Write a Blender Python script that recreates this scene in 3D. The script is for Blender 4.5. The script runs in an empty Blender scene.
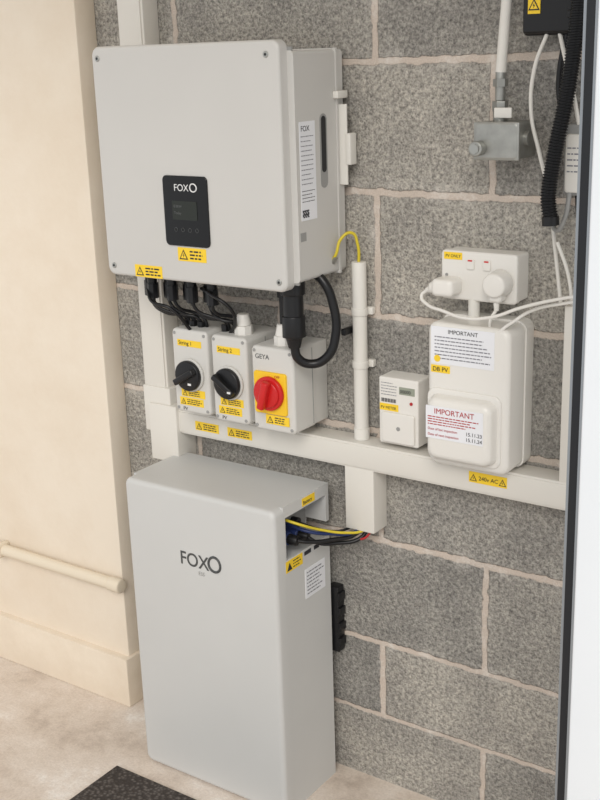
import bpy, bmesh, math
from mathutils import Vector, Matrix, Euler
S=bpy.context.scene
try:
    S.view_settings.view_transform='Standard'
except Exception: pass

def lin(c):
    out=[]
    for v in c:
        v=v/255.0
        out.append(v/12.92 if v<=.04045 else ((v+.055)/1.055)**2.4)
    return (*out,1)

# ---------------------------------------------------------------- materials
def mat(name,c,rough=.45,metal=0,var=.04,vs=6,bump=0,bs=300,spec=.4):
    m=bpy.data.materials.new(name); m.use_nodes=True
    n=m.node_tree; b=n.nodes['Principled BSDF']
    b.inputs['Roughness'].default_value=rough; b.inputs['Metallic'].default_value=metal
    b.inputs['Specular IOR Level'].default_value=spec
    tc=n.nodes.new('ShaderNodeTexCoord')
    no=n.nodes.new('ShaderNodeTexNoise'); no.inputs['Scale'].default_value=vs; no.inputs['Detail'].default_value=5
    n.links.new(tc.outputs['Object'],no.inputs['Vector'])
    mx=n.nodes.new('ShaderNodeMix'); mx.data_type='RGBA'
    L=lin(c)
    mx.inputs[6].default_value=tuple(x*(1-var) for x in L[:3])+(1,)
    mx.inputs[7].default_value=tuple(min(1,x*(1+var)) for x in L[:3])+(1,)
    n.links.new(no.outputs['Fac'],mx.inputs[0]); n.links.new(mx.outputs[2],b.inputs['Base Color'])
    if bump:
        n2=n.nodes.new('ShaderNodeTexNoise'); n2.inputs['Scale'].default_value=bs; n2.inputs['Detail'].default_value=3
        n.links.new(tc.outputs['Object'],n2.inputs['Vector'])
        bp=n.nodes.new('ShaderNodeBump'); bp.inputs['Strength'].default_value=bump; bp.inputs['Distance'].default_value=.002
        n.links.new(n2.outputs['Fac'],bp.inputs['Height']); n.links.new(bp.outputs['Normal'],b.inputs['Normal'])
    return m

M={}
M['inv']=mat('painted_metal_grey',(200,198,194),.42,bump=.05,bs=900)
M['bat']=mat('painted_metal_battery',(200,200,198),.45,bump=.05,bs=900)
M['white']=mat('white_pvc',(224,221,214),.38)
M['white2']=mat('white_plastic_gloss',(226,223,217),.28)
M['iso']=mat('isolator_grey_plastic',(206,204,199),.4)
M['isod']=mat('isolator_dark_grey',(150,150,148),.4)
M['black']=mat('black_plastic',(22,22,24),.35)
M['blackg']=mat('black_gloss_screen',(10,10,12),.12)
M['lcd']=mat('lcd_screen',(34,38,32),.2)
M['lcdg']=mat('meter_lcd',(150,155,140),.25)
M['dark']=mat('dark_cavity',(40,40,42),.6)
M['red']=mat('red_plastic',(200,32,32),.3)
M['redt']=mat('red_print',(175,40,45),.5)
M['yel']=mat('yellow_plastic',(240,195,40),.35)
M['lab']=mat('yellow_label',(243,205,50),.4)
M['labw']=mat('white_label',(230,231,235),.4)
M['ink']=mat('print_ink',(45,45,50),.6)
M['inkl']=mat('print_ink_light',(125,125,132),.6)
M['logo']=mat('logo_grey',(74,76,76),.4)
M['wht']=mat('white_print',(225,225,225),.4)
M['dim']=mat('dim_print',(95,97,97),.4)
M['blue']=mat('connector_navy',(35,50,95),.4)
M['green']=mat('earth_yellow_green',(208,188,52),.4)
M['galv']=mat('galvanised_steel',(165,165,160),.4,metal=.7,var=.25,vs=60)
M['steel']=mat('screw_steel',(170,170,165),.3,metal=.8)
M['cream']=mat('cream_pipe_paint',(222,210,190),.5)
M['frame']=mat('upvc_frame_white',(232,236,240),.3)
M['alu']=mat('frame_aluminium',(150,155,160),.35,metal=.5)
M['gask']=mat('rubber_gasket',(28,30,34),.5)
M['trunk']=mat('trunking_pvc',(219,215,207),.4)

def wall_paint(name,c,c2):
    m=mat(name,c,.75,var=0,spec=.2)
    n=m.node_tree; b=n.nodes['Principled BSDF']
    tc=n.nodes.new('ShaderNodeTexCoord')
    a=n.nodes.new('ShaderNodeTexNoise'); a.inputs['Scale'].default_value=3.2; a.inputs['Detail'].default_value=9; a.inputs['Roughness'].default_value=.7
    n.links.new(tc.outputs['Object'],a.inputs['Vector'])
    r=n.nodes.new('ShaderNodeValToRGB'); r.color_ramp.elements[0].position=.3; r.color_ramp.elements[1].position=.6
    r.color_ramp.elements[0].color=lin(c2); r.color_ramp.elements[1].color=lin(c)
    n.links.new(a.outputs['Fac'],r.inputs['Fac']); n.links.new(r.outputs['Color'],b.inputs['Base Color'])
    q=n.nodes.new('ShaderNodeTexNoise'); q.inputs['Scale'].default_value=45; q.inputs['Detail'].default_value=7
    n.links.new(tc.outputs['Object'],q.inputs['Vector'])
    bp=n.nodes.new('ShaderNodeBump'); bp.inputs['Strength'].default_value=.3; bp.inputs['Distance'].default_value=.003
    n.links.new(q.outputs['Fac'],bp.inputs['Height']); n.links.new(bp.outputs['Normal'],b.inputs['Normal'])
    return m
M['paint']=wall_paint('cream_wall_paint',(233,222,206),(225,211,192))
M['skirt']=wall_paint('skirting_paint',(229,217,200),(214,199,179))

def block_mat():
    m=bpy.data.materials.new('concrete_blockwork'); m.use_nodes=True
    n=m.node_tree; N=n.nodes; K=n.links.new; b=N['Principled BSDF']
    b.inputs['Roughness'].default_value=.95; b.inputs['Specular IOR Level'].default_value=.1
    tc=N.new('ShaderNodeTexCoord'); sp=N.new('ShaderNodeSeparateXYZ'); K(tc.outputs['Object'],sp.inputs[0])
    def ma(op,a,bb,c=None):
        x=N.new('ShaderNodeMath'); x.operation=op
        for i,v in enumerate((a,bb,c)):
            if v is None: continue
            if isinstance(v,(int,float)): x.inputs[i].default_value=v
            else: K(v,x.inputs[i])
        return x.outputs[0]
    def noise(s,d=4,ro=.5):
        x=N.new('ShaderNodeTexNoise'); x.inputs['Scale'].default_value=s; x.inputs['Detail'].default_value=d; x.inputs['Roughness'].default_value=ro
        K(tc.outputs['Object'],x.inputs['Vector']); return x
    lo=ma('MINIMUM',ma('SUBTRACT',sp.outputs['Z'],.32),0)
    hi=ma('MAXIMUM',ma('SUBTRACT',sp.outputs['Z'],.32),0)
    z=ma('ADD',ma('ADD',hi,ma('MULTIPLY',lo,.225/.165)),.32+1.255)
    x=ma('ADD',sp.outputs['X'],1.305+4.5-.45)
    dn=noise(38,5,.7); ds=N.new('ShaderNodeSeparateColor'); K(dn.outputs['Color'],ds.inputs[0])
    x=ma('ADD',x,ma('MULTIPLY',ma('SUBTRACT',ds.outputs[0],.5),.018))
    z=ma('ADD',z,ma('MULTIPLY',ma('SUBTRACT',ds.outputs[1],.5),.018))
    cb=N.new('ShaderNodeCombineXYZ'); K(x,cb.inputs[0]); K(z,cb.inputs[1])
    br=N.new('ShaderNodeTexBrick'); K(cb.outputs[0],br.inputs['Vector'])
    br.inputs['Scale'].default_value=1; br.inputs['Brick Width'].default_value=.45; br.inputs['Row Height'].default_value=.225
    br.inputs['Mortar Size'].default_value=.0075; br.inputs['Mortar Smooth'].default_value=.3; br.offset=.5
    br.inputs['Color1'].default_value=lin((168,164,157)); br.inputs['Color2'].default_value=lin((142,140,136)); br.inputs['Mortar'].default_value=lin((160,154,148))
    fac=br.outputs['Fac']
    def mix(bt,f,a,c):
        q=N.new('ShaderNodeMix'); q.data_type='RGBA'; q.blend_type=bt
        if isinstance(f,(int,float)): q.inputs[0].default_value=f
        else: K(f,q.inputs[0])
        for i,v in((6,a),(7,c)):
            if isinstance(v,tuple): q.inputs[i].default_value=v
            else: K(v,q.inputs[i])
        return q.outputs[2]
    def ramp(src,p0,p1,c0=(0,0,0,1),c1=(1,1,1,1)):
        r=N.new('ShaderNodeValToRGB'); r.color_ramp.elements[0].position=p0; r.color_ramp.elements[1].position=p1
        r.color_ramp.elements[0].color=c0; r.color_ramp.elements[1].color=c1; K(src,r.inputs[0]); return r.outputs[0]
    g1=noise(130,6,.8); g2=noise(420,2,.6); g3=noise(9,7,.75)
    v=N.new('ShaderNodeTexVoronoi'); v.inputs['Scale'].default_value=210; K(tc.outputs['Object'],v.inputs['Vector'])
    spk=ramp(g1.outputs['Fac'],.36,.62,(.45,.45,.455,1),(1.42,1.41,1.38,1))
    c=mix('MULTIPLY',1.0,br.outputs['Color'],spk)
    c=mix('MULTIPLY',.8,c,ramp(v.outputs['Distance'],.05,.5,(.62,.62,.62,1),(1.15,1.15,1.15,1)))
    c=mix('MULTIPLY',1.0,c,ramp(g3.outputs['Fac'],.32,.68,(.76,.76,.77,1),(1.22,1.21,1.19,1)))
    mort=mix('MULTIPLY',1.0,lin((202,189,177)),ramp(g2.outputs['Fac'],.3,.7,(.86,.85,.84,1),(1.1,1.1,1.1,1)))
    mv=noise(5,4,.6)
    c=mix('MIX',ma('MULTIPLY',fac,ramp(mv.outputs['Fac'],.3,.55,(.7,.7,.7,1),(1,1,1,1))),c,mort)
    br2=N.new('ShaderNodeTexBrick'); K(cb.outputs[0],br2.inputs['Vector'])
    br2.inputs['Scale'].default_value=1; br2.inputs['Brick Width'].default_value=.45; br2.inputs['Row Height'].default_value=.225
    br2.inputs['Mortar Size'].default_value=.028; br2.inputs['Mortar Smooth'].default_value=1.0; br2.offset=.5
    e=noise(15,7,.8)
    em=ma('MULTIPLY',ma('MULTIPLY',ramp(e.outputs['Fac'],.50,.66),br2.outputs['Fac']),.9)
    c=mix('MIX',em,c,lin((220,214,206)))
    K(c,b.inputs['Base Color'])
    h=ma('ADD',ma('MULTIPLY',g1.outputs['Fac'],.8),ma('MULTIPLY',v.outputs['Distance'],.5))
    h=ma('MULTIPLY',h,ma('SUBTRACT',1.0,ma('MULTIPLY',fac,.75)))
    h=ma('SUBTRACT',h,ma('MULTIPLY',fac,.45))
    bp=N.new('ShaderNodeBump'); bp.inputs['Strength'].default_value=.8; bp.inputs['Distance'].default_value=.005
    K(h,bp.inputs['Height']); K(bp.outputs['Normal'],b.inputs['Normal'])
    return m
M['block']=block_mat()

def floor_mat():
    m=mat('dusty_concrete_floor',(200,180,160),.85,var=0,spec=.2)
    n=m.node_tree; b=n.nodes['Principled BSDF']; N=n.nodes; K=n.links.new
    tc=N.new('ShaderNodeTexCoord')
    def noi(s,d,ro):
        a=N.new('ShaderNodeTexNoise'); a.inputs['Scale'].default_value=s; a.inputs['Detail'].default_value=d; a.inputs['Roughness'].default_value=ro
        K(tc.outputs['Object'],a.inputs['Vector']); return a
    a=noi(7,12,.72)
    r=N.new('ShaderNodeValToRGB'); e=r.color_ramp.elements
    e[0].position=.32; e[0].color=lin((190,175,162)); e[1].position=.46; e[1].color=lin((216,203,190))
    x=e.new(.58); x.color=lin((226,215,204)); x=e.new(.68); x.color=lin((240,234,227))
    K(a.outputs['Fac'],r.inputs[0])
    g=noi(180,4,.7); r2=N.new('ShaderNodeValToRGB'); r2.color_ramp.elements[0].position=.3; r2.color_ramp.elements[1].position=.7
    r2.color_ramp.elements[0].color=(.87,.86,.85,1); r2.color_ramp.elements[1].color=(1.06,1.06,1.06,1); K(g.outputs['Fac'],r2.inputs[0])
    q2=N.new('ShaderNodeMix'); q2.data_type='RGBA'; q2.blend_type='MULTIPLY'; q2.inputs[0].default_value=1
    K(r.outputs[0],q2.inputs[6]); K(r2.outputs[0],q2.inputs[7])
    K(q2.outputs[2],b.inputs['Base Color'])
    q=noi(60,8,.7)
    bp=N.new('ShaderNodeBump'); bp.inputs['Strength'].default_value=.4; bp.inputs['Distance'].default_value=.004
    K(q.outputs['Fac'],bp.inputs['Height']); K(bp.outputs['Normal'],b.inputs['Normal'])
    return m
M['floor']=floor_mat()

def mat_mat():
    m=mat('doormat_ribbed',(70,62,56),.95,spec=.1)
    n=m.node_tree; b=n.nodes['Principled BSDF']; N=n.nodes; K=n.links.new
    tc=N.new('ShaderNodeTexCoord'); v=N.new('ShaderNodeTexVoronoi'); v.inputs['Scale'].default_value=130
    K(tc.outputs['Object'],v.inputs['Vector'])
    r=N.new('ShaderNodeValToRGB'); r.color_ramp.elements[0].color=lin((118,112,108)); r.color_ramp.elements[1].color=lin((72,67,64)); r.color_ramp.elements[1].position=.6
    K(v.outputs['Distance'],r.inputs[0]); K(r.outputs[0],b.inputs['Base Color'])
    bp=N.new('ShaderNodeBump'); bp.inputs['Strength'].default_value=.6; bp.inputs['Distance'].default_value=.003; bp.invert=True
    K(v.outputs['Distance'],bp.inputs['Height']); K(bp.outputs['Normal'],b.inputs['Normal'])
    return m
M['mat']=mat_mat()

# ---------------------------------------------------------------- helpers
def link(o,par=None):
    S.collection.objects.link(o)
    if par:
        o.parent=par; o.matrix_parent_inverse=Matrix.Translation(par.location).inverted()
    return o
def grp(name,loc):
    e=bpy.data.objects.new(name,None); e.location=loc; e.empty_display_size=.05; S.collection.objects.link(e); return e
def fin(name,bm,m,par,smooth=True):
    me=bpy.data.meshes.new(name); bmesh.ops.recalc_face_normals(bm,faces=bm.faces); bm.to_mesh(me); bm.free()
    if smooth:
        for p in me.polygons: p.use_smooth=True
        try: me.set_sharp_from_angle(angle=math.radians(35))
        except Exception: pass
    me.materials.append(M[m]); return link(bpy.data.objects.new(name,me),par)
def box(par,name,x0,x1,y0,y1,z0,z1,m,bev=0,seg=3):
    bm=bmesh.new(); bmesh.ops.create_cube(bm,size=1)
    for v in bm.verts:
        v.co=Vector(((x0+x1)/2+v.co.x*(x1-x0),(y0+y1)/2+v.co.y*(y1-y0),(z0+z1)/2+v.co.z*(z1-z0)))
    if bev: bmesh.ops.bevel(bm,geom=bm.edges[:],offset=bev,segments=seg,profile=.5,affect='EDGES')
    return fin(name,bm,m,par)
def rr(par,name,x0,x1,z0,z1,yf,yb,r,m,bev=0,seg=8,axis='y',taper=0):
    """rounded-rectangle plate: outline in XZ (axis y) or YZ (axis x, x0..x1 are y values, yf/yb are x values). yf = front"""
    bm=bmesh.new(); pts=[]
    for cx,cz,a0 in((x1-r,z1-r,0),(x0+r,z1-r,90),(x0+r,z0+r,180),(x1-r,z0+r,270)):
        for i in range(seg+1):
            a=math.radians(a0+90*i/seg); pts.append((cx+r*math.cos(a),cz+r*math.sin(a)))
    cx,cz=(x0+x1)/2,(z0+z1)/2
    def P(u,w,d): return Vector((u,d,w)) if axis=='y' else Vector((d,u,w))
    sgn=1 if yb>yf else -1
    rings=[(0,yb)]
    if bev:
        k=5
        for i in range(k+1):
            a=math.radians(90*i/k); rings.append((bev*(1-math.cos(a)),yf+sgn*bev*(1-math.sin(a))))
    else: rings.append((0,yf))
    prev=None; first=None
    W,H=(x1-x0)/2,(z1-z0)/2
    for ins,d in rings:
        fx=(W-ins)/W*(1); fz=(H-ins)/H
        if taper and d!=yb: fx*=1-taper/W; fz*=1-taper/H
        ring=[bm.verts.new(P(cx+(u-cx)*fx,cz+(w-cz)*fz,d)) for u,w in pts]
        if prev:
            for i in range(len(ring)): bm.faces.new((prev[i],prev[(i+1)%len(ring)],ring[(i+1)%len(ring)],ring[i]))
        else: first=ring
        prev=ring
    bm.faces.new(prev); bm.faces.new(first[::-1])
    return fin(name,bm,m,par)
def cyl(par,name,p0,p1,r,m,r2=None,seg=32,bev=0):
    p0,p1=Vector(p0),Vector(p1); bm=bmesh.new(); L=(p1-p0).length
    bmesh.ops.create_cone(bm,cap_ends=True,segments=seg,radius1=r,radius2=r if r2 is None else r2,depth=L)
    if bev:
        ed=[e for e in bm.edges if len(e.link_faces)==2 and any(len(f.verts)>4 for f in e.link_faces)]
        bmesh.ops.bevel(bm,geom=ed,offset=bev,segments=3,profile=.5,affect='EDGES')
    q=(p1-p0).to_track_quat('Z','Y').to_matrix().to_4x4(); q.translation=(p0+p1)/2
    bmesh.ops.transform(bm,matrix=q,verts=bm.verts)
    return fin(name,bm,m,par)
def tube(par,name,pts,r,m,cyc=False):
    cu=bpy.data.curves.new(name,'CURVE'); cu.dimensions='3D'; cu.bevel_depth=r; cu.bevel_resolution=5; cu.use_fill_caps=True; cu.resolution_u=12
    s=cu.splines.new('BEZIER'); s.bezier_points.add(len(pts)-1)
    for p,c in zip(s.bezier_points,pts):
        p.co=c; p.handle_left_type=p.handle_right_type='AUTO'
    s.use_cyclic_u=cyc
    cu.materials.append(M[m]); return link(bpy.data.objects.new(name,cu),par)
def corr(par,name,pts,r,m,pitch=.0045):
    """corrugated tube swept along smooth path"""
    P=[Vector(p) for p in pts]; P=[P[0]*2-P[1]]+P+[P[-1]*2-P[-2]]; path=[]
    for i in range(1,len(P)-2):
        for k in range(60):
            t=k/60; a,b,c,d=P[i-1],P[i],P[i+1],P[i+2]
            path.append(.5*((2*b)+(c-a)*t+(2*a-5*b+4*c-d)*t*t+(3*b-a-3*c+d)*t**3))
    L=[0]
    for i in range(1,len(path)): L.append(L[-1]+(path[i]-path[i-1]).length)
    n=int(L[-1]/(pitch/4)); bm=bmesh.new(); prev=None; j=0
    for i in range(n):
        s=i*pitch/4
        while j<len(L)-2 and L[j+1]<s: j+=1
        t=(s-L[j])/max(1e-9,L[j+1]-L[j]); p=path[j].lerp(path[j+1],t); d=(path[j+1]-path[j]).normalized()
        u=d.cross(Vector((0,1,.01))).normalized(); w=d.cross(u)
        rad=r*(1 if i%4 in(0,1) else .84)
        ring=[bm.verts.new(p+rad*(u*math.cos(a*math.pi/10)+w*math.sin(a*math.pi/10))) for a in range(20)]
        if prev:
            for k in range(20): bm.faces.new((prev[k],prev[(k+1)%20],ring[(k+1)%20],ring[k]))
        else: bm.faces.new(ring)
        prev=ring
    bm.faces.new(prev); return fin(name,bm,m,par,smooth=False)
def txt(par,s,x,y,z,size,m,side='f',rot=0,align='LEFT',name='printed_text',sx=1,bold=0):
    cu=bpy.data.curves.new(name,'FONT'); cu.body=s; cu.size=size; cu.extrude=.0001; cu.align_x=align; cu.offset=bold
    cu.materials.append(M[m]); o=bpy.data.objects.new(name,cu)
    o.rotation_euler={'f':(math.pi/2,0,0),'s':(math.pi/2,0,math.pi/2)}[side]
    o.location=(x,y,z); o.scale=(sx,1,1)
    return link(o,par)
def lf(par,x0,x1,z0,z1,y,m='lab',name='label',t=.0006):
    return box(par,name,x0,x1,y-t,y+.0004,z0,z1,m)
def ls(par,y0,y1,z0,z1,x,m='labw',name='label',t=.0006):
    return box(par,name,x-.0004,x+t,y0,y1,z0,z1,m)
def tri(par,x,z,s,y):
    for k,(mm,sc,yy) in enumerate((('ink',1,y-.0003),('lab',.68,y-.0006))):
        bm=bmesh.new(); c=(x,z+s*.36)
        vs=[bm.verts.new((c[0]+sc*dx*s,yy,c[1]+sc*dz*s)) for dx,dz in((-.55,-.36),(.55,-.36),(0,.64))]
        bm.faces.new(vs); fin('hazard_triangle',bm,mm,par,False)
    bm=bmesh.new(); vs=[bm.verts.new((x+dx*s,y-.0008,z+s*.36+dz*s)) for dx,dz in((.05,.3),(-.12,.02),(0,.03),(-.05,-.2),(.13,.09),(.01,.08))]
    bm.faces.new(vs); fin('hazard_bolt',bm,'ink',par,False)
import random
def lines(par,x0,x1,ztop,n,dz,y,m='inkl',h=.0011,side='f'):
    """rows of small print broken into words"""
    R=random.Random(int(abs(x0)*1e4)+n); bm=bmesh.new()
    for i in range(n):
        z=ztop-i*dz; e=x1-(x1-x0)*R.random()*.3; u=x0
        while u<e:
            w=min(h*R.uniform(1.5,5),e-u)
            a,b=(u,u+w)
            if side=='f': pts=[(a,y-.0003,z-h),(b,y-.0003,z-h),(b,y-.0003,z),(a,y-.0003,z)]
            else: pts=[(y+.0003,a,z-h),(y+.0003,b,z-h),(y+.0003,b,z),(y+.0003,a,z)]
            bm.faces.new([bm.verts.new(p) for p in pts]); u+=w+h*.8
    fin('text_lines',bm,m,par,False)
def warn(par,x0,x1,z0,z1,y,n=2):
    lf(par,x0,x1,z0,z1,y,'lab','warning_label'); h=z1-z0
    tri(par,x0+h*.55,z0+h*.12,h*.75,y-.0006)
    lines(par,x0+h*1.15,x1-.003,z1-h*.2,n+1,h*.25,y-.0006,'ink',h*.12)

# ---------------------------------------------------------------- room
box(None,'wall_back',-2.3,0.4,0,.1,-.02,2.4,'block')
box(None,'wall_left',-3.4,-1.738,-.058,.0,-.02,2.4,'paint',.004,2)
box(None,'baseboard_left',-3.4,-1.730,-.076,-.002,0,.125,'skirt',.004,2)
box(None,'floor',-3.4,.6,-2.6,.1,-.06,0,'floor')
box(None,'ceiling',-3.4,.6,-1.2,.1,2.4,2.46,'paint')

g=grp('wall_pipe',(-2.3,-.08,.315))
cyl(g,'pipe',(-3.3,-.075,.315),(-1.76,-.075,.315),.0145,'cream',bev=.003)
cyl(g,'pipe_end',(-1.762,-.075,.315),(-1.725,-.075,.315),.017,'cream',bev=.004)
for x in(-2.125,-2.9):
    box(g,'pipe_clip',x-.009,x+.009,-.095,-.056,.297,.334,'cream',.006)

g=grp('door_1',(-.4,-.6,1.1))
box(g,'frame_edge',-.4680,-.4635,-.6,-.54,0,2.3,'alu')
box(g,'gasket',-.4640,-.4530,-.603,-.54,0,2.3,'gask',.001)
box(g,'frame_bead',-.4530,-.4495,-.606,-.54,0,2.3,'alu')
box(g,'frame_post',-.4495,-.33,-.61,-.54,0,2.3,'frame',.003)

box(None,'doormat',-1.59,-.95,-.78,-.268,.0005,.008,'mat',.003)

# ---------------------------------------------------------------- inverter
g=grp('solar_inverter',(-1.36,-.1,1.27))
rr(g,'front_cover',-1.580,-1.154,1.064,1.486,-.183,-.158,.016,'inv',.006)
rr(g,'rear_body',-1.567,-1.141,1.078,1.468,-.160,-.012,.008,'inv',0)
box(g,'cover_seam',-1.572,-1.145,-.159,-.155,1.074,1.474,'isod')
box(g,'body_flange',-1.570,-1.139,-.035,-.03,1.076,1.470,'inv')
for x,z in((-1.564,1.465),(-1.180,1.463),(-1.562,1.083),(-1.170,1.082)):
    cyl(g,'screw',(x,-.1845,z),(x,-.18,z),.0055,'steel',bev=.001); cyl(g,'screw_hex',(x,-.185,z),(x,-.184,z),.0025,'dark',seg=6)
rr(g,'display_panel',-1.423,-1.319,1.132,1.259,-.186,-.18,.009,'blackg',.001)
txt(g,'FOX',-1.396,-.1865,1.232,.0175,'wht')
tube(g,'display_logo',[(-1.352,-.1866,1.2455),(-1.3425,-.1866,1.2385),(-1.350,-.1866,1.2315),(-1.3575,-.1866,1.2375)],.0012,'wht',True)
rr(g,'lcd_window',-1.402,-1.344,1.180,1.214,-.1868,-.185,.001,'lcd')
txt(g,'0.0kW',-1.398,-.1872,1.202,.007,'dim'); txt(g,'Today',-1.398,-.1872,1.190,.007,'dim')
for i in range(4):
    x=-1.396+i*.0165; tube(g,'button_%d'%(i+1),[(x+.0035,-.1865,1.162),(x,-.1865,1.1655),(x-.0035,-.1865,1.162),(x,-.1865,1.1585)],.0003,'dim',True)
warn(g,-1.398,-1.331,1.104,1.129,-.183)
warn(g,-1.508,-1.440,1.066,1.089,-.183)
ls(g,-.150,-.103,1.185,1.352,-1.141,'labw','rating_label')
txt(g,'FOX',-1.1402,-.146,1.336,.013,'ink','s')
lines(g,-.147,-.108,1.328,11,.008,-1.1404,'inkl',.0014,'s'); lines(g,-.147,-.108,1.236,4,.006,-1.1404,'ink',.0012,'s')
for i in range(9):
    for j in range(6):
        if (i*7+j*5+i*j)%3: box(g,'qr_code',-1.1404,-1.1400,-.147+i*.0022,-.145+i*.0022,1.190+j*.0022,1.192+j*.0022,'ink')
rr(g,'side_handle_slot',-.088,-.066,1.235,1.362,-1.1402,-1.150,.0105,'isod',0,axis='x')
rr(g,'side_handle_recess',-.084,-.070,1.262,1.358,-1.1398,-1.150,.0065,'dark',0,axis='x')
ls(g,-.155,-.138,1.150,1.165,-1.141,'isod','side_label')
box(g,'mount_bracket',-1.141,-1.124,-.028,-.024,1.235,1.375,'white',.001)
box(g,'mount_bracket_tab',-1.126,-1.116,-.030,-.008,1.27,1.325,'white',.002)
box(g,'mount_bracket_hook',-1.141,-1.130,-.045,-.012,1.385,1.398,'white',.002)
box(g,'wall_mounting_plate',-1.5,-1.2,-.013,-.0005,1.10,1.44,'isod')
R=random.Random(4)
for i,x in enumerate((-1.545,-1.520,-1.495,-1.470,-1.445,-1.420,-1.395,-1.37)):
    y=-.105-.02*(i%2)
    cyl(g,'dc_connector_%d'%i,(x,y,1.08),(x,y,1.035),.0095,'black',bev=.001)
    cyl(g,'dc_connector_nut_%d'%i,(x,y,1.042),(x,y,1.012),.0115,'black',seg=8)
cyl(g,'ac_gland',(-1.237,-.075,1.03),(-1.237,-.075,1.085),.015,'black',seg=8)
tg=grp('dc_cables',(-1.45,-.1,1.0))
ends=[-1.47,-1.455,-1.44,-1.425,-1.37,-1.355,-1.34,-1.325]
for i,x in enumerate((-1.545,-1.520,-1.495,-1.470,-1.445,-1.420,-1.395,-1.37)):
    y=-.105-.02*(i%2); e=ends[i]
    tube(tg,'cable_%d'%i,[(x,y,1.02),(x+R.uniform(-.005,.01),y+.005,.998),((x+e)/2,-.11+R.uniform(0,.03),.980),(e,-.085,.968),(e,-.08,.945)],.0034,'black')
tube(tg,'cable_8',[(-1.40,-.12,1.04),(-1.36,-.14,1.035),(-1.325,-.13,1.01),(-1.33,-.11,.98),(-1.36,-.09,.95)],.0034,'black')
tube(tg,'cable_9',[(-1.53,-.13,1.03),(-1.50,-.15,1.01),(-1.46,-.145,1.0),(-1.44,-.11,.95)],.0034,'black')
for i,x in enumerate((-1.475,-1.455,-1.435,-1.375)):
    cyl(tg,'cable_entry_%d'%i,(x,-.085,.945),(x,-.085,.965),.008,'black',seg=8)
g=grp('ac_power_cable',(-1.17,-.12,1.0))
cyl(g,'gland_body',(-1.180,-.13,1.078),(-1.180,-.13,1.05),.023,'black',bev=.002)
cyl(g,'gland_mid',(-1.180,-.13,1.052),(-1.180,-.13,1.0),.019,'black')
cyl(g,'gland_nut',(-1.180,-.13,1.012),(-1.180,-.13,.972),.022,'black',seg=10,bev=.002)
cyl(g,'gland_tail',(-1.180,-.13,.975),(-1.180,-.13,.952),.017,'black',r2=.011)
tube(g,'cable',[(-1.180,-.13,.955),(-1.177,-.125,.932),(-1.160,-.11,.919),(-1.135,-.095,.930),(-1.120,-.085,.970),(-1.124,-.085,1.03),(-1.142,-.09,1.072),(-1.165,-.09,1.085)],.0085,'black')
box(g,'cable_clip',-1.132,-1.122,-.05,-.0,.962,.975,'black',.003)
# ---------------------------------------------------------------- isolators
def isolator(x0,x1,z0,z1,red=False,label='String 1'):
    xc=(x0+x1)/2
    g=grp('rotary_isolator_switch',(xc,-.08,(z0+z1)/2))
    pf=-.118
    box(g,'base',x0+.003,x1-.003,-.055,-.001,z0+.003,z1-.003,'iso',.003)
    rr(g,'lid',x0,x1,z0,z1,pf,-.05,.010,'iso',.006)
    box(g,'lid_seam',x0-.0006,x1+.0006,-.058,-.056,z0+.008,z1-.008,'isod')
    for sx in(x0+.008,x1-.008):
        for sz in(z0+.009,z1-.009): cyl(g,'lid_screw',(sx,pf-.001,sz),(sx,pf+.002,sz),.0032,'isod',bev=.0005)
    zc=z0+(z1-z0)*.47
    if red:
        xc-=.004
        rr(g,'yellow_plate',xc-.037,xc+.037,zc-.042,zc+.040,pf-.005,pf,.005,'yel',.002)
        cyl(g,'dial_ring',(xc,pf-.004,zc),(xc,pf-.013,zc),.033,'red',bev=.002)
        cyl(g,'dial',(xc,pf-.011,zc),(xc,pf-.018,zc),.027,'red',bev=.003)
        h=box(g,'handle',-.0075,.0075,-.009,.009,-.028,.028,'red',.004)
        h.location=(xc,pf-.024,zc); h.rotation_euler=(0,math.radians(15),0)
        txt(g,'GEYA',x0+.010,pf-.0005,z1-.024,.013,'logo')
        warn(g,xc-.014,xc+.040,zc-.062,zc-.044,pf-.001)
        txt(g,'OFF',xc+.012,pf-.0055,zc+.031,.007,'redt')
    else:
        lf(g,x0+.015,x1-.015,z1-.034,z1-.021,pf,'lab','name_label'); txt(g,label,x0+.018,pf-.001,z1-.031,.011,'ink')
        cyl(g,'dial_base',(xc,pf,zc),(xc,pf-.006,zc),.034,'iso',bev=.002)
        cyl(g,'dial',(xc,pf-.004,zc),(xc,pf-.015,zc),.0305,'black',bev=.003)
        h=box(g,'handle',-.0065,.0065,-.008,.008,-.028,.028,'black',.003)
        h.location=(xc,pf-.020,zc); h.rotation_euler=(0,math.radians(60 if '1' in label else 125),0)
        box(g,'handle_mark',xc+.014,xc+.022,pf-.0285,pf-.0275,zc-.013,zc-.009,'wht')
        warn(g,x0+.018,x1-.012,z0+.034,z0+.050,pf)
        warn(g,x0+.013,x1-.017,z0+.016,z0+.032,pf)
        txt(g,'PV',x0+.02,pf-.0005,z0+.005,.010,'ink')
    return g
isolator(-1.486,-1.396,.783,.954,label='String 1')
isolator(-1.387,-1.301,.779,.952,label='String 2')
isolator(-1.290,-1.193,.777,.942,red=True)
for x,z in((-1.330,.955),(-1.237,.945)):
    g=grp('cable_gland',(x,-.085,z))
    cyl(g,'nut',(x,-.085,z-.004),(x,-.085,z+.014),.018,'white2',seg=8,bev=.001); cyl(g,'dome',(x,-.085,z+.014),(x,-.085,z+.036),.0155,'white2',r2=.011,bev=.002)
g=grp('cable_stub',(-1.237,-.08,1.0))
cyl(g,'cable',(-1.237,-.08,.98),(-1.237,-.08,1.03),.0085,'black')

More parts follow.
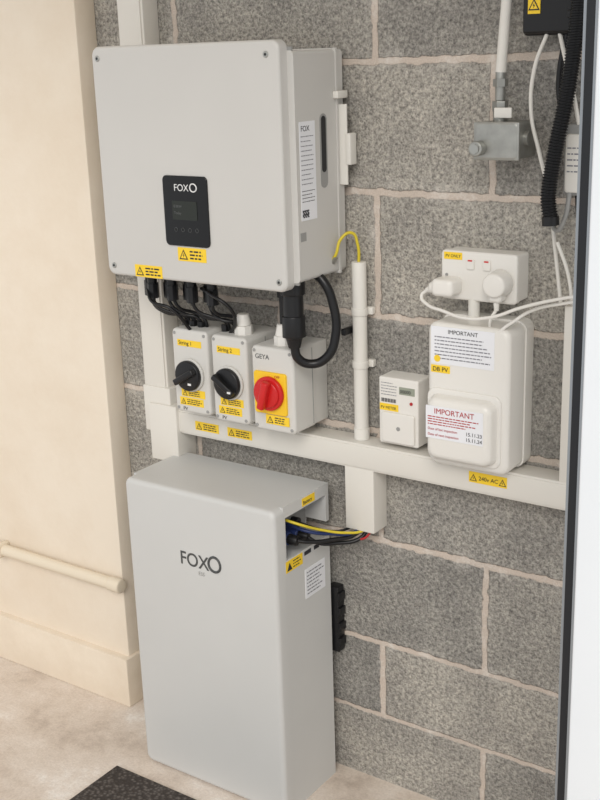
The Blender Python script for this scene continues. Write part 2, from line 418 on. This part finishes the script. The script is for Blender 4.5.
# ---------------------------------------------------------------- trunking
g=grp('cable_trunking',(-1.1,-.025,.73))
box(g,'horizontal_run',-1.56,-.55,-.050,-.0005,.707,.758,'trunk',.0015)
box(g,'horizontal_lid',-1.56,-.55,-.052,-.047,.711,.754,'trunk',.001)
box(g,'drop_leg',-1.130,-1.066,-.050,-.0005,.580,.709,'trunk',.002)
box(g,'left_riser',-1.636,-1.570,-.045,-.0005,.70,2.39,'trunk',.002)
box(g,'left_riser_lid',-1.631,-1.575,-.048,-.04,.70,2.39,'trunk',.001)
box(g,'left_corner',-1.634,-1.560,-.053,-.0005,.700,.800,'trunk',.002)
box(g,'left_lower_box',-1.616,-1.540,-.060,-.0005,.640,.765,'trunk',.002)
box(g,'right_riser',-.700,-.640,-.050,-.0005,.757,1.06,'trunk',.002)
warn(g,-1.495,-1.433,.722,.741,-.052); warn(g,-1.410,-1.348,.722,.741,-.052)
lf(g,-.866,-.793,.727,.747,-.052,'lab','voltage_label'); tri(g,-.857,.730,.013,-.0526); txt(g,'240v AC',-.847,-.0530,.733,.0105,'ink'); tri(g,-.801,.730,.013,-.0526)
g=grp('conduit_tube',(-1.105,-.03,.93))
cyl(g,'pipe',(-1.107,-.022,.7585),(-1.107,-.022,1.097),.0135,'white',bev=.001)
cyl(g,'collar',(-1.107,-.022,.7585),(-1.107,-.022,.780),.0150,'white')
for z in(.905,1.005):
    box(g,'saddle',-1.122,-1.086,-.012,-.0,z-.007,z+.007,'white',.002); cyl(g,'saddle_ring',(-1.107,-.022,z-.007),(-1.107,-.022,z+.007),.0155,'white',bev=.001)
g=grp('earth_cable',(-1.11,-.03,1.13))
tube(g,'wire',[(-1.145,-.055,1.098),(-1.134,-.055,1.115),(-1.130,-.045,1.140),(-1.116,-.030,1.150),(-1.108,-.024,1.130),(-1.108,-.022,1.08)],.0028,'green')
cyl(g,'lug',(-1.142,-.055,1.098),(-1.134,-.056,1.108),.004,'steel')

# ---------------------------------------------------------------- meter
g=grp('electricity_meter',(-1.0,-.025,.83))
rr(g,'case',-1.053,-.971,.768,.895,-.047,-.0005,.004,'white2',.003)
rr(g,'terminal_cover',-1.046,-.977,.772,.830,-.052,-.04,.005,'white2',.003)
rr(g,'lcd',-1.010,-.978,.866,.880,-.0478,-.04,.001,'lcdg')
txt(g,'00000',-1.008,-.0482,.869,.009,'ink')
lines(g,-1.048,-1.014,.885,5,.0055,-.0472,'inkl',.0013)
for i in range(16): box(g,'barcode',-1.048+i*.002,-1.048+i*.002+(.0012 if i%3 else .0006),-.0476,-.047,.848,.855,'ink')
lf(g,-1.051,-1.012,.832,.845,-.047,'lab','meter_label'); txt(g,'PV METER',-1.049,-.0478,.835,.0075,'ink')
cyl(g,'seal_screw',(-1.010,-.0525,.801),(-1.010,-.049,.801),.004,'isod')
cyl(g,'led',(-.985,-.0485,.851),(-.985,-.04,.851),.003,'redt')
# ---------------------------------------------------------------- consumer unit
g=grp('consumer_unit',(-.85,-.05,.89))
rr(g,'enclosure',-.928,-.775,.764,1.019,-.092,-.0005,.016,'white2',.010)
rr(g,'enclosure_back',-.931,-.773,.761,1.022,-.03,-.0006,.017,'white2',.001)
rr(g,'breaker_cover',-.922,-.791,.778,.898,-.118,-.088,.018,'white2',.013,taper=.004)
rr(g,'cover_lip',-.926,-.787,.775,.905,-.096,-.088,.016,'white2',.003)
lf(g,-.920,-.802,.948,1.013,-.092,'labw','notice_label')
txt(g,'IMPORTANT',-.86,-.093,1.002,.010,'ink',align='CENTER')
lines(g,-.913,-.806,.996,7,.0062,-.0928,'inkl',.0018)
lf(g,-.920,-.884,.932,.945,-.092,'lab','db_label'); txt(g,'DB PV',-.917,-.093,.9345,.011,'ink')
cyl(g,'warning_dot',(-.908,-.0926,.957),(-.908,-.0932,.957),.006,'lab')
lf(g,-.916,-.808,.822,.880,-.1182,'labw','inspection_label')
txt(g,'IMPORTANT',-.862,-.1192,.867,.0135,'redt',align='CENTER')
lines(g,-.912,-.814,.862,4,.0045,-.1188,'redt',.0018)
txt(g,'Date of last inspection',-.912,-.1192,.837,.0062,'redt'); txt(g,'Date of next inspection',-.912,-.1192,.827,.0062,'redt')
txt(g,'15.11.23',-.840,-.1192,.836,.009,'ink'); txt(g,'15.11.24',-.840,-.1192,.826,.009,'ink')
cyl(g,'top_entry',(-.866,-.04,1.015),(-.866,-.04,1.06),.010,'white')

# ---------------------------------------------------------------- socket
g=grp('double_wall_socket',(-.85,-.03,1.095))
rr(g,'back_box',-.922,-.786,1.054,1.134,-.038,-.0005,.005,'white2',.001)
rr(g,'face_plate',-.924,-.784,1.052,1.136,-.050,-.036,.007,'white2',.004)
for x in(-.868,-.838):
    rr(g,'rocker_switch',x-.007,x+.007,1.106,1.124,-.053,-.048,.002,'white2',.001); box(g,'switch_mark',x-.004,x+.004,-.0535,-.052,1.120,1.1225,'red')
for x in(-.913,-.795): cyl(g,'plate_screw',(x,-.0508,1.094),(x,-.048,1.094),.0028,'isod')
lf(g,-.918,-.884,1.121,1.133,-.0502,'lab','socket_label'); txt(g,'PV ONLY',-.915,-.051,1.1245,.007,'ink')
g=grp('plug_top',(-.905,-.07,1.08))
rr(g,'plug_body',-.925,-.884,1.062,1.092,-.088,-.050,.009,'white2',.008)
box(g,'plug_shoulder',-.934,-.905,-.083,-.060,1.065,1.085,'white2',.008)
cyl(g,'cord_exit',(-.928,-.07,1.072),(-.942,-.07,1.068),.007,'white2',r2=.004,bev=.001)
g2=grp('plug_top.001',(-.815,-.07,1.08))
cyl(g2,'plug_body',(-.812,-.050,1.088),(-.812,-.082,1.088),.0235,'white2',r2=.020,bev=.004)
box(g2,'plug_neck',-.824,-.800,-.076,-.052,1.058,1.082,'white2',.006)
cyl(g2,'cord_exit',(-.812,-.066,1.060),(-.812,-.066,1.044),.0055,'white2',r2=.004)
g=grp('white_power_cords',(-.8,-.07,1.04))
tube(g,'cord_1',[(-.940,-.07,1.068),(-.950,-.072,1.058),(-.935,-.08,1.046),(-.900,-.09,1.040),(-.85,-.10,1.034),(-.80,-.10,1.042),(-.76,-.09,1.058),(-.70,-.07,1.075),(-.62,-.05,1.09)],.0028,'white2')
tube(g,'cord_2',[(-.812,-.066,1.046),(-.820,-.074,1.024),(-.806,-.085,1.012),(-.780,-.085,1.028),(-.75,-.07,1.050),(-.69,-.06,1.068),(-.62,-.04,1.083)],.0028,'white2')

# ---------------------------------------------------------------- galvanised junction box & conduit
g=grp('conduit_junction_box',(-.815,-.04,1.31))
DZ=.014
rr(g,'box',-.854,-.779,1.276+DZ,1.334+DZ,-.070,-.0005,.006,'galv',.004)
box(g,'lid_edge',-.856,-.777,-.069,-.064,1.275+DZ,1.335+DZ,'galv',.002)
cyl(g,'boss',(-.844,-.069,1.294+DZ),(-.844,-.088,1.294+DZ),.012,'galv',bev=.002); cyl(g,'boss_plug',(-.844,-.087,1.294+DZ),(-.844,-.091,1.294+DZ),.008,'steel',seg=6)
cyl(g,'side_boss',(-.780,-.038,1.308+DZ),(-.772,-.038,1.308+DZ),.012,'galv')
cyl(g,'top_spout',(-.824,-.04,1.332+DZ),(-.824,-.04,1.352+DZ),.011,'galv',bev=.001)
cyl(g,'gland_nut',(-.824,-.04,1.35+DZ),(-.824,-.04,1.366+DZ),.0125,'steel',seg=6,bev=.001)
cyl(g,'gland_upper',(-.824,-.04,1.366+DZ),(-.824,-.04,1.412+DZ),.008,'galv',bev=.001); cyl(g,'gland_nut_upper',(-.824,-.04,1.388+DZ),(-.824,-.04,1.400+DZ),.012,'steel',seg=6)
box(g,'tape_tag',-.828,-.798,-.054,-.050,1.354,1.370,'white',.001)
cyl(g,'conduit',(-.824,-.04,1.424),(-.807,-.038,1.66),.0085,'white')

# ---------------------------------------------------------------- top right items
g=grp('black_control_box',(-.72,-.03,1.55))
box(g,'enclosure',-.784,-.66,-.050,-.0005,1.477,1.66,'black',.006)
box(g,'lid',-.782,-.66,-.055,-.049,1.481,1.66,'black',.003)
lf(g,-.773,-.753,1.509,1.537,-.0554,'lab','warning_label'); tri(g,-.763,1.514,.017,-.0562)
g=grp('corrugated_conduit',(-.72,-.09,1.35))
corr(g,'conduit',[(-.682,-.072,1.64),(-.684,-.072,1.53),(-.696,-.072,1.41),(-.714,-.072,1.31),(-.724,-.072,1.24),(-.720,-.070,1.200)],.0125,'black')
cyl(g,'end_collar',(-.7205,-.070,1.205),(-.7195,-.070,1.191),.0135,'black')
box(g,'clip',-.704,-.672,-.072,-.0551,1.50,1.512,'black',.002)
g=grp('cable_coupler',(-.70,-.03,1.29))
rr(g,'body',-.712,-.662,1.235,1.345,-.045,-.0005,.006,'isod',.004); rr(g,'cover',-.708,-.666,1.24,1.33,-.05,-.04,.005,'white',.003)
lines(g,-.704,-.672,1.31,5,.009,-.0503,'inkl',.002)
g=grp('hanging_cables',(-.72,-.05,1.2))
tube(g,'white_cable_1',[(-.745,-.045,1.48),(-.762,-.05,1.43),(-.768,-.045,1.36),(-.755,-.04,1.30),(-.74,-.035,1.24),(-.728,-.03,1.15),(-.715,-.03,1.06)],.0032,'white')
tube(g,'white_cable_2',[(-.725,-.045,1.48),(-.712,-.05,1.44),(-.70,-.05,1.40),(-.69,-.04,1.34)],.0032,'white')
tube(g,'grey_cable',[(-.70,-.045,1.24),(-.705,-.05,1.20),(-.72,-.045,1.18),(-.735,-.03,1.22)],.004,'isod')
tube(g,'black_cable_1',[(-.715,-.04,1.48),(-.725,-.04,1.42),(-.725,-.035,1.38),(-.70,-.035,1.30),(-.685,-.04,1.20),(-.68,-.04,1.10)],.005,'black')
tube(g,'white_cable_3',[(-.72,-.04,1.16),(-.70,-.04,1.11),(-.69,-.04,1.05)],.003,'white')

# ---------------------------------------------------------------- battery
g=grp('battery_storage_unit',(-1.37,-.12,.33))
X0,X1=-1.556,-1.182
rr(g,'front_cover',X0,X1,.002,.657,-.212,-.180,.014,'bat',.010)
bz0,bz1,by0,by1=.548,.634,-.176,-.040
box(g,'body_lower',X0+.001,X1-.0005,-.182,-.030,.0,bz0,'bat',.0)
box(g,'body_upper_left',X0+.001,X1-.055,-.182,-.030,bz0,bz1,'bat')
box(g,'body_top',X0+.001,X1-.0005,-.182,-.030,bz1,.6567,'bat')
box(g,'body_bay_front',X1-.056,X1-.0005,-.182,by0,bz0,bz1,'bat')
box(g,'body_bay_back',X1-.056,X1-.0005,by1,-.030,bz0+.03,bz1,'bat')
box(g,'bay_panel',X1-.0555,X1-.050,by0,by1,bz0,bz1,'isod')
for i,(y,z) in enumerate(((-.15,.580),(-.115,.576))):
    cyl(g,'connector_%d'%i,(X1-.05,y,z),(X1-.012,y,z),.013,'blue',bev=.002)
    cyl(g,'connector_nut_%d'%i,(X1-.018,y,z),(X1+.006,y+.004,z-.002),.0105,'black',seg=10,bev=.001)
cyl(g,'comms_port',(X1-.05,-.085,.585),(X1-.035,-.085,.585),.010,'black',bev=.001)
txt(g,'FOX',-1.418,-.2125,.502,.040,'logo',bold=.0004,sx=.92)
tube(g,'logo_ring',[(-1.330,-.2122,.534),(-1.3155,-.2122,.518),(-1.329,-.2122,.503),(-1.3445,-.2122,.516)],.0026,'logo',True)
txt(g,'ESS',-1.372,-.2125,.487,.011,'isod')
ls(g,-.180,-.125,.522,.545,X1-.0002,'lab','warning_label')
lines(g,-.157,-.130,.541,3,.006,X1+.0005,'ink',.002,'s')
bm=bmesh.new(); vs=[bm.verts.new((X1+.0008,y,z)) for y,z in((-.177,.525),(-.160,.525),(-.1685,.541))]; bm.faces.new(vs); fin('hazard_triangle',bm,'ink',g,False)
ls(g,-.118,-.050,.443,.505,X1-.0002,'labw','rating_label')
lines(g,-.113,-.055,.498,7,.0075,X1+.0005,'inkl',.0024,'s')
ls(g,-.12,-.078,.637,.653,X1-.0002,'lab','battery_label'); txt(g,'Battery',X1+.0008,-.118,.641,.010,'ink','s')
ls(g,-.118,-.096,.535,.543,X1-.0002,'ink','port_label'); ls(g,-.085,-.068,.535,.543,X1-.0002,'ink','port_label')
box(g,'wall_spacer',-1.45,-1.29,-.031,-.0005,.50,.56,'isod')
g=grp('battery_cables',(-1.12,-.09,.56))
def bc(n,pts,r,m): tube(g,n,pts,r,m)
bc('cable_1',[(X1,-.146,.578),(-1.162,-.13,.573),(-1.135,-.09,.569),(-1.11,-.055,.570),(-1.094,-.028,.590)],.0040,'black')
bc('cable_2',[(X1,-.111,.574),(-1.162,-.10,.560),(-1.135,-.075,.556),(-1.10,-.045,.563),(-1.088,-.028,.590)],.0040,'black')
bc('blue_cable',[(X1-.035,-.130,.600),(-1.165,-.125,.592),(-1.140,-.09,.580),(-1.11,-.055,.576),(-1.098,-.028,.592)],.0034,'blue')
bc('earth_wire',[(X1-.04,-.160,.625),(-1.168,-.15,.615),(-1.148,-.11,.594),(-1.115,-.07,.580),(-1.095,-.045,.579),(-1.082,-.028,.590)],.0026,'green')
bc('red_wire',[(-1.098,-.048,.562),(-1.088,-.044,.567),(-1.078,-.028,.590)],.0022,'redt')
bc('grey_wire',[(X1-.035,-.085,.585),(-1.168,-.07,.574),(-1.14,-.05,.572),(-1.11,-.04,.590)],.0026,'black')
g=grp('wall_support_bracket',(-1.17,-.02,.37))
box(g,'plate',-1.195,-1.170,-.024,-.0005,.285,.430,'black',.002)
for i in range(4): box(g,'rib_%d'%i,-1.172,-1.166,-.024,-.002,.298+i*.034,.316+i*.034,'black',.001)

# ---------------------------------------------------------------- camera
f,yaw,pit,rol=1152.12,.6175,.2933,.0338
fw=Vector((-math.sin(yaw)*math.cos(pit),math.cos(yaw)*math.cos(pit),-math.sin(pit)))
r=fw.cross(Vector((0,0,1))).normalized(); d=fw.cross(r)
c,s=math.cos(rol),math.sin(rol)
r2=c*r+s*d; d2=-s*r+c*d
cam=bpy.data.cameras.new('camera'); co=bpy.data.objects.new('camera',cam)
Mx=Matrix(((r2.x,-d2.x,-fw.x,0),(r2.y,-d2.y,-fw.y,-1.78),(r2.z,-d2.z,-fw.z,1.465),(0,0,0,1)))
co.matrix_world=Mx
cam.sensor_fit='VERTICAL'; cam.sensor_height=36; cam.lens=f/800*36; cam.clip_start=.02
S.collection.objects.link(co); S.camera=co

# ---------------------------------------------------------------- light
w=bpy.data.worlds.new('world'); S.world=w; w.use_nodes=True
bg=w.node_tree.nodes['Background']; bg.inputs[0].default_value=(.97,.985,1,1); bg.inputs[1].default_value=.84
def light(name,kind,loc,target,e,size=1,col=(1,1,1),angle=.5):
    l=bpy.data.lights.new(name,kind); l.energy=e; l.color=col
    if kind=='AREA': l.size=size
    if kind=='SUN': l.angle=angle
    o=bpy.data.objects.new(name,l); o.location=loc
    o.rotation_euler=(Vector(target)-Vector(loc)).to_track_quat('-Z','Y').to_euler(); S.collection.objects.link(o)
light('daylight_sun','SUN',(.3,-3,3.0),(-1.2,0,.8),1.5,col=(1,.96,.90),angle=.45)
